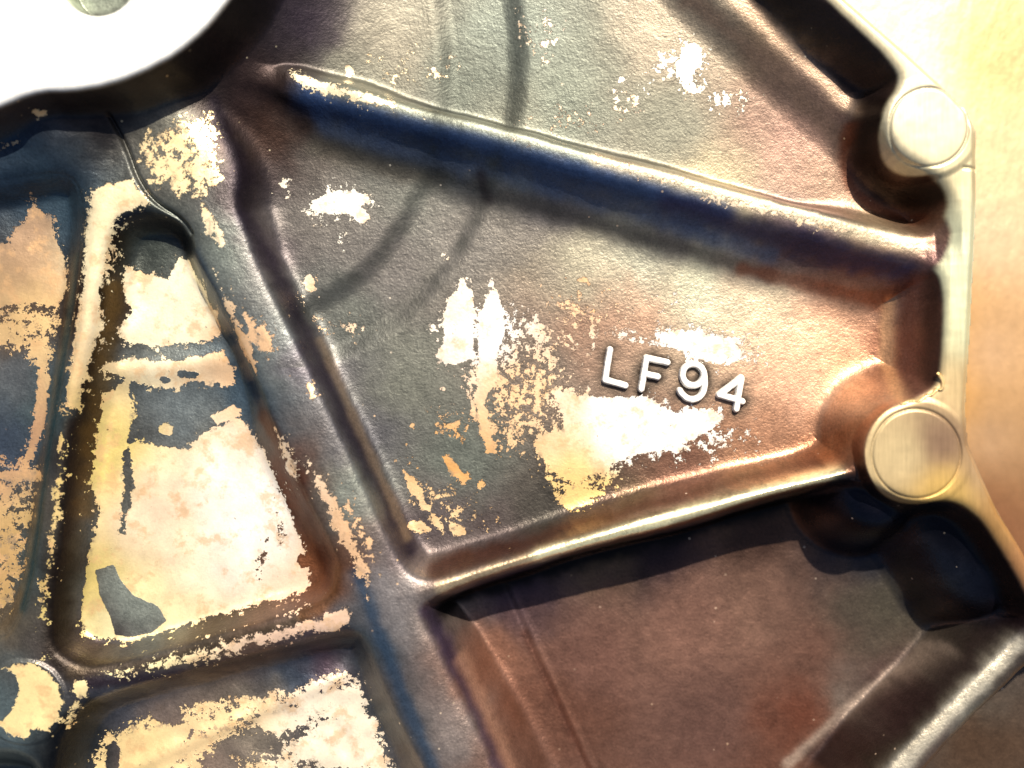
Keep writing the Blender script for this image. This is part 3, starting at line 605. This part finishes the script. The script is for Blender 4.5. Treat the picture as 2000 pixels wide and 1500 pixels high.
def mesh_from(name, co, quads, mat, attrs=None, normals=None, parent=None):
    me = bpy.data.meshes.new(name)
    nv, nf = len(co), len(quads)
    me.vertices.add(nv); me.vertices.foreach_set('co', co.astype(np.float32).ravel())
    me.loops.add(nf * 4); me.loops.foreach_set('vertex_index', quads.astype(np.int32).ravel())
    me.polygons.add(nf); me.polygons.foreach_set('loop_start', np.arange(0, nf * 4, 4, dtype=np.int32))
    me.polygons.foreach_set('use_smooth', np.ones(nf, bool))
    me.update(calc_edges=True)
    for k, v in (attrs or {}).items():
        a = me.attributes.new(k, 'FLOAT_COLOR', 'POINT')
        a.data.foreach_set('color', np.concatenate([v, np.ones((nv, 1))], 1).astype(np.float32).ravel())
    if normals is not None: me.normals_split_custom_set_from_vertices(normals.astype(np.float32))
    me.materials.append(mat)
    return link(bpy.data.objects.new(name, me), parent)

root = bpy.data.objects.new('engine_cover', None); root.empty_display_size = .01
link(root); root['label'] = 'ribbed cast metal engine cover with oil stains, worn bare patches and raised LF94'
root['category'] = 'engine cover'

ny, nx = X.shape
P = world_xyz(X, Y, Z)
dzx = np.gradient(Z, STEP, axis=1); dzy = np.gradient(Z, STEP, axis=0)
N = np.stack([-dzx, dzy, np.ones_like(Z)], -1); N /= np.linalg.norm(N, axis=-1, keepdims=True)
mask = np.stack([wear, mach, gloss], -1)

# which part each vertex belongs to
REG = [('pocket', 'top pocket with grey-green floor and flecks of bare metal', 'T'), ('pocket', 'middle pocket with the raised letters', 'M'), ('pocket', 'long trapezoid pocket worn to bright metal', 'P1'),
       ('pocket', 'bright worn pocket below the cross rib', 'P2'), ('pocket', 'small dark pocket in the corner', 'P3'), ('pocket', 'shallow bluish panel left of the left rib', 'P0'),
       ('pocket', 'brown pocket below the lower rib', 'Q'), ('pocket', 'dark pocket beyond the diagonal rib', 'W')]
rib_lines = [('rib', 'upper rib, grey with a blue flank', [(560, 150), (1000, 260), (1790, 478)]), ('rib', 'thick slanting rib with flaked coating', [(350, 250), (430, 400), (600, 760), (760, 1120), (960, 1550)]),
             ('rib', 'left rib with cream worn crest', [(200, 380), (180, 560), (120, 900), (70, 1240)]), ('rib', 'lower rib with pale shining crest', [(850, 1150), (1200, 1045), (1640, 930)]),
             ('rib', 'cross rib between the two worn pockets', [(130, 1330), (400, 1290), (690, 1215)]), ('rib', 'diagonal rib in the lower right corner', [(2010, 1255), (1850, 1400), (1680, 1600)]),
             ('rim', 'pale machined outer rim', [(1500, -130), (1640, 10), (1780, 130), (1880, 240), (1880, 450), (1870, 640), (1870, 780), (1890, 900), (1960, 1040), (2060, 1220), (2200, 1500)]),
             ('round_pad', 'round pad worn to yellow metal', [(48, 1372), (50, 1374)])]
regid = np.full(X.shape, -1)
dmin = np.argmin(Dp, 0)
inside = np.min(Dp, 0) < 0
regid[inside] = dmin[inside]
dl = np.stack([d_line(X, Y, onto(l[2], 90)) - (60 if l[0] == 'round_pad' else 0) for l in rib_lines])
regid[~inside] = len(REG) + np.argmin(dl, 0)[~inside]
nb = len(REG) + len(rib_lines)
for i, (c, r, R) in enumerate(BOSS):
    c = onto([c], 125)[0]; dd = np.hypot(X - c[0], Y - c[1])
    regid[(dd < R + 2) & ~inside] = nb + 2 * i
    regid[dd < r] = nb + 2 * i + 1
regid[near_hub < HUB_R + 110 - 0 * X] = np.where(near_hub < HUB_R + 110, nb + 4, regid)[near_hub < HUB_R + 110]
regid[(dh < 4)] = nb + 5
regid[hd < 74] = nb + 6
infos = [(a, b) for a, b, _ in REG] + [(a, b) for a, b, _ in rib_lines] + [('bolt_boss', 'upper boss, bright'), ('plug', None), ('bolt_boss', 'lower boss, brown and scratched'), ('plug', None),
         ('hub', 'dark curved foot of the hub'), ('hub_face', 'white glaring machined face'), ('threaded_hole', None)]

cell = regid[:-1, :-1]
keep = (dOuter[:-1, :-1] < -2.5)
idx = np.arange(ny * nx).reshape(ny, nx)
Q4 = np.stack([idx[:-1, :-1], idx[1:, :-1], idx[1:, 1:], idx[:-1, 1:]], -1)
flatP, flatN = P.reshape(-1, 3), N.reshape(-1, 3)
fl = {'coat': coat.reshape(-1, 3), 'bare': bare.reshape(-1, 3), 'mask': mask.reshape(-1, 3), 'mtint': mtint.reshape(-1, 3)}
made = {}
for k, (nm, lab) in enumerate(infos):
    q = Q4[(cell == k) & keep]
    if len(q) == 0: continue
    used, inv = np.unique(q, return_inverse=True)
    par = root
    if nm == 'plug': par = made[k - 1]
    if nm in ('hub_face',): par = made[nb + 4]
    if nm in ('threaded_hole',): par = made[nb + 4]
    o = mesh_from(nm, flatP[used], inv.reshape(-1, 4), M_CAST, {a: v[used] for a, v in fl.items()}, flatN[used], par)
    if lab: o['label'] = lab
    made[k] = o

# outer wall of the rim, a drafted skirt that stands on the plate below
line = chaikin(onto(OUTER[:17], 120), 2, False)
seg = np.concatenate([[0], np.cumsum(np.hypot(*np.diff(line, axis=0).T))]); t = np.arange(0, seg[-1], 4.0)
lx, ly = np.interp(t, seg, line[:, 0]), np.interp(t, seg, line[:, 1])
tx, ty = np.gradient(lx), np.gradient(ly); ln = np.hypot(tx, ty); nxn, nyn = -ty / ln, tx / ln      # outward is to the right of travel in y-down
if (nxn[len(t) // 3]) < 0: nxn, nyn = -nxn, -nyn
rows = []
lev = [(-7.0, None), (-4.0, None), (-1.0, 4), (1.5, 12), (3.5, 60), (6, 180), (8, 330)]
for o_, z_ in lev:
    px_, py_ = lx + nxn * o_, ly + nyn * o_
    ix_ = np.clip(((lx - nxn * 4 - gx[0]) / STEP).round().astype(int), 0, nx - 1); iy_ = np.clip(((ly - nyn * 4 - gy[0]) / STEP).round().astype(int), 0, ny - 1)
    rows.append(world_xyz(px_, py_, np.minimum(Z[iy_, ix_], 118) - 1.2 - (z_ or 0)))
co = np.concatenate(rows); n = len(lx); qs = []
ii = np.arange(n - 1)
for r_ in range(len(lev) - 1): qs.append(np.stack([r_ * n + ii, (r_ + 1) * n + ii, (r_ + 1) * n + ii + 1, r_ * n + ii + 1], -1))
m_ = len(co); at = lambda c: np.tile(np.array(c, float), (len(co), 1))
o = mesh_from('outer_wall', co, np.concatenate(qs), M_CAST, {'coat': at(C(150, 125, 95)), 'bare': at(C(230, 205, 160)), 'mask': at([.3, .3, .5]), 'mtint': at(C(190, 165, 130))}, None, root)

# ------------------------------------------------------------------ raised letters
def letter(strokes, hw=5.8, top=11):
    pts = np.concatenate([np.array(s, float) for s in strokes]); x0, y0 = pts.min(0) - 14; x1, y1 = pts.max(0) + 14
    lx, ly = np.meshgrid(np.arange(x0, x1, .8), np.arange(y0, y1, .8))
    d = np.full(lx.shape, 1e9)
    for s in strokes: d = np.minimum(d, d_line(lx, ly, chaikin(np.array(s, float), 2, False) if len(s) > 4 else np.array(s, float)))
    d = d - hw + vnoise(lx, ly, 7, 44, 2) * 1.1
    z = top - 7 * softplus(d + .3, .45) + vnoise(lx, ly, 10, 45, 2) * 1.0
    z = np.maximum(z, -12)
    keep = (d < 5.5)[:-1, :-1]
    idx = np.arange(lx.size).reshape(lx.shape)
    q = np.stack([idx[:-1, :-1], idx[1:, :-1], idx[1:, 1:], idx[:-1, 1:]], -1)[keep]
    used, inv = np.unique(q, return_inverse=True)
    mesh_from('letter', world_xyz(lx, ly, z).reshape(-1, 3)[used], inv.reshape(-1, 4), M_LET, None, None, root)
def arc(cx, cy, rx, ry, a0, a1, n=20):
    return [(cx + rx * math.cos(math.radians(a)), cy + ry * math.sin(math.radians(a))) for a in np.linspace(a0, a1, n)]
letter([[(1191, 683), (1181, 742), (1221, 753)]])
letter([[(1252, 760), (1262, 699), (1303, 708)], [(1257, 730), (1284, 736)]])
letter([arc(1353, 732, 21, 21, 0, 360, 26), [(1374, 730), (1376, 745), (1374, 764), (1366, 776), (1353, 781), (1340, 778), (1331, 769), (1327, 763)]])
letter([[(1437, 799), (1447, 738), (1404, 771), (1449, 784)]])

# thin curl of metal flash left at the foot of the rim, above the lower boss
fp = onto([(1762, 788), (1778, 781), (1795, 783), (1808, 772), (1822, 770), (1831, 757), (1838, 762), (1843, 748), (1834, 730)], 122)
fp = chaikin(fp, 1, False); n = len(fp); rows = []
rs_ = np.random.RandomState(4)
for k in range(6):
    a_ = k / 6 * 2 * math.pi; rad = 2.6 + rs_.rand(n) * 2.2
    rows.append(world_xyz(fp[:, 0] + np.cos(a_) * rad, fp[:, 1] + np.sin(a_) * rad * .6, 122 + np.sin(a_) * rad))
q = [[r_ * n + i_, ((r_ + 1) % 6) * n + i_, ((r_ + 1) % 6) * n + i_ + 1, r_ * n + i_ + 1] for r_ in range(6) for i_ in range(n - 1)]
co = np.concatenate(rows); m_ = len(co)
mesh_from('flash', co, np.array(q), M_CAST, {'coat': at(C(150, 120, 80))[:1].repeat(m_, 0), 'bare': at(C(225, 195, 140))[:1].repeat(m_, 0), 'mask': np.tile([1., 0, .5], (m_, 1)), 'mtint': at(C(190, 165, 130))[:1].repeat(m_, 0)}, None, root)

# ------------------------------------------------------------------ the plate below
bx = np.linspace(-30000, 30000, 41)
BX, BY = np.meshgrid(np.concatenate([bx[bx < -3000], np.linspace(-3000, 5000, 200), bx[bx > 5000]]), np.concatenate([bx[bx < -3000], np.linspace(-3000, 4500, 190), bx[bx > 4500]]))
BZ = -215 + vnoise(BX, BY, 500, 60, 3) * 14 * (np.abs(BX) < 6000)
idx = np.arange(BX.size).reshape(BX.shape); q = np.stack([idx[:-1, :-1], idx[1:, :-1], idx[1:, 1:], idx[:-1, 1:]], -1).reshape(-1, 4)
bc_ = idw(np.clip(BX, 1200, 2600), np.clip(BY, -400, 2100), [(1750, 20, C(205, 190, 160)), (1870, 100, C(225, 208, 175)), (2000, 60, C(205, 172, 120)), (1980, 250, C(212, 182, 142)), (2000, 430, C(212, 182, 148)), (1925, 560, C(210, 168, 118)), (1930, 680, C(222, 158, 30)), (1985, 680, C(196, 165, 135)),
    (1925, 840, C(212, 150, 40)), (1985, 860, C(175, 146, 118)), (1970, 1000, C(130, 92, 62)), (1990, 1060, C(120, 80, 56)), (1500, 1500, C(110, 80, 60))], soft=60)
o = mesh_from('ground', world_xyz(BX, BY, BZ).reshape(-1, 3), q, M_BENCH, {'coat': bc_.reshape(-1, 3)})
o['kind'] = 'structure'; o['label'] = 'golden metal surface under the engine cover, out of focus at the right edge'
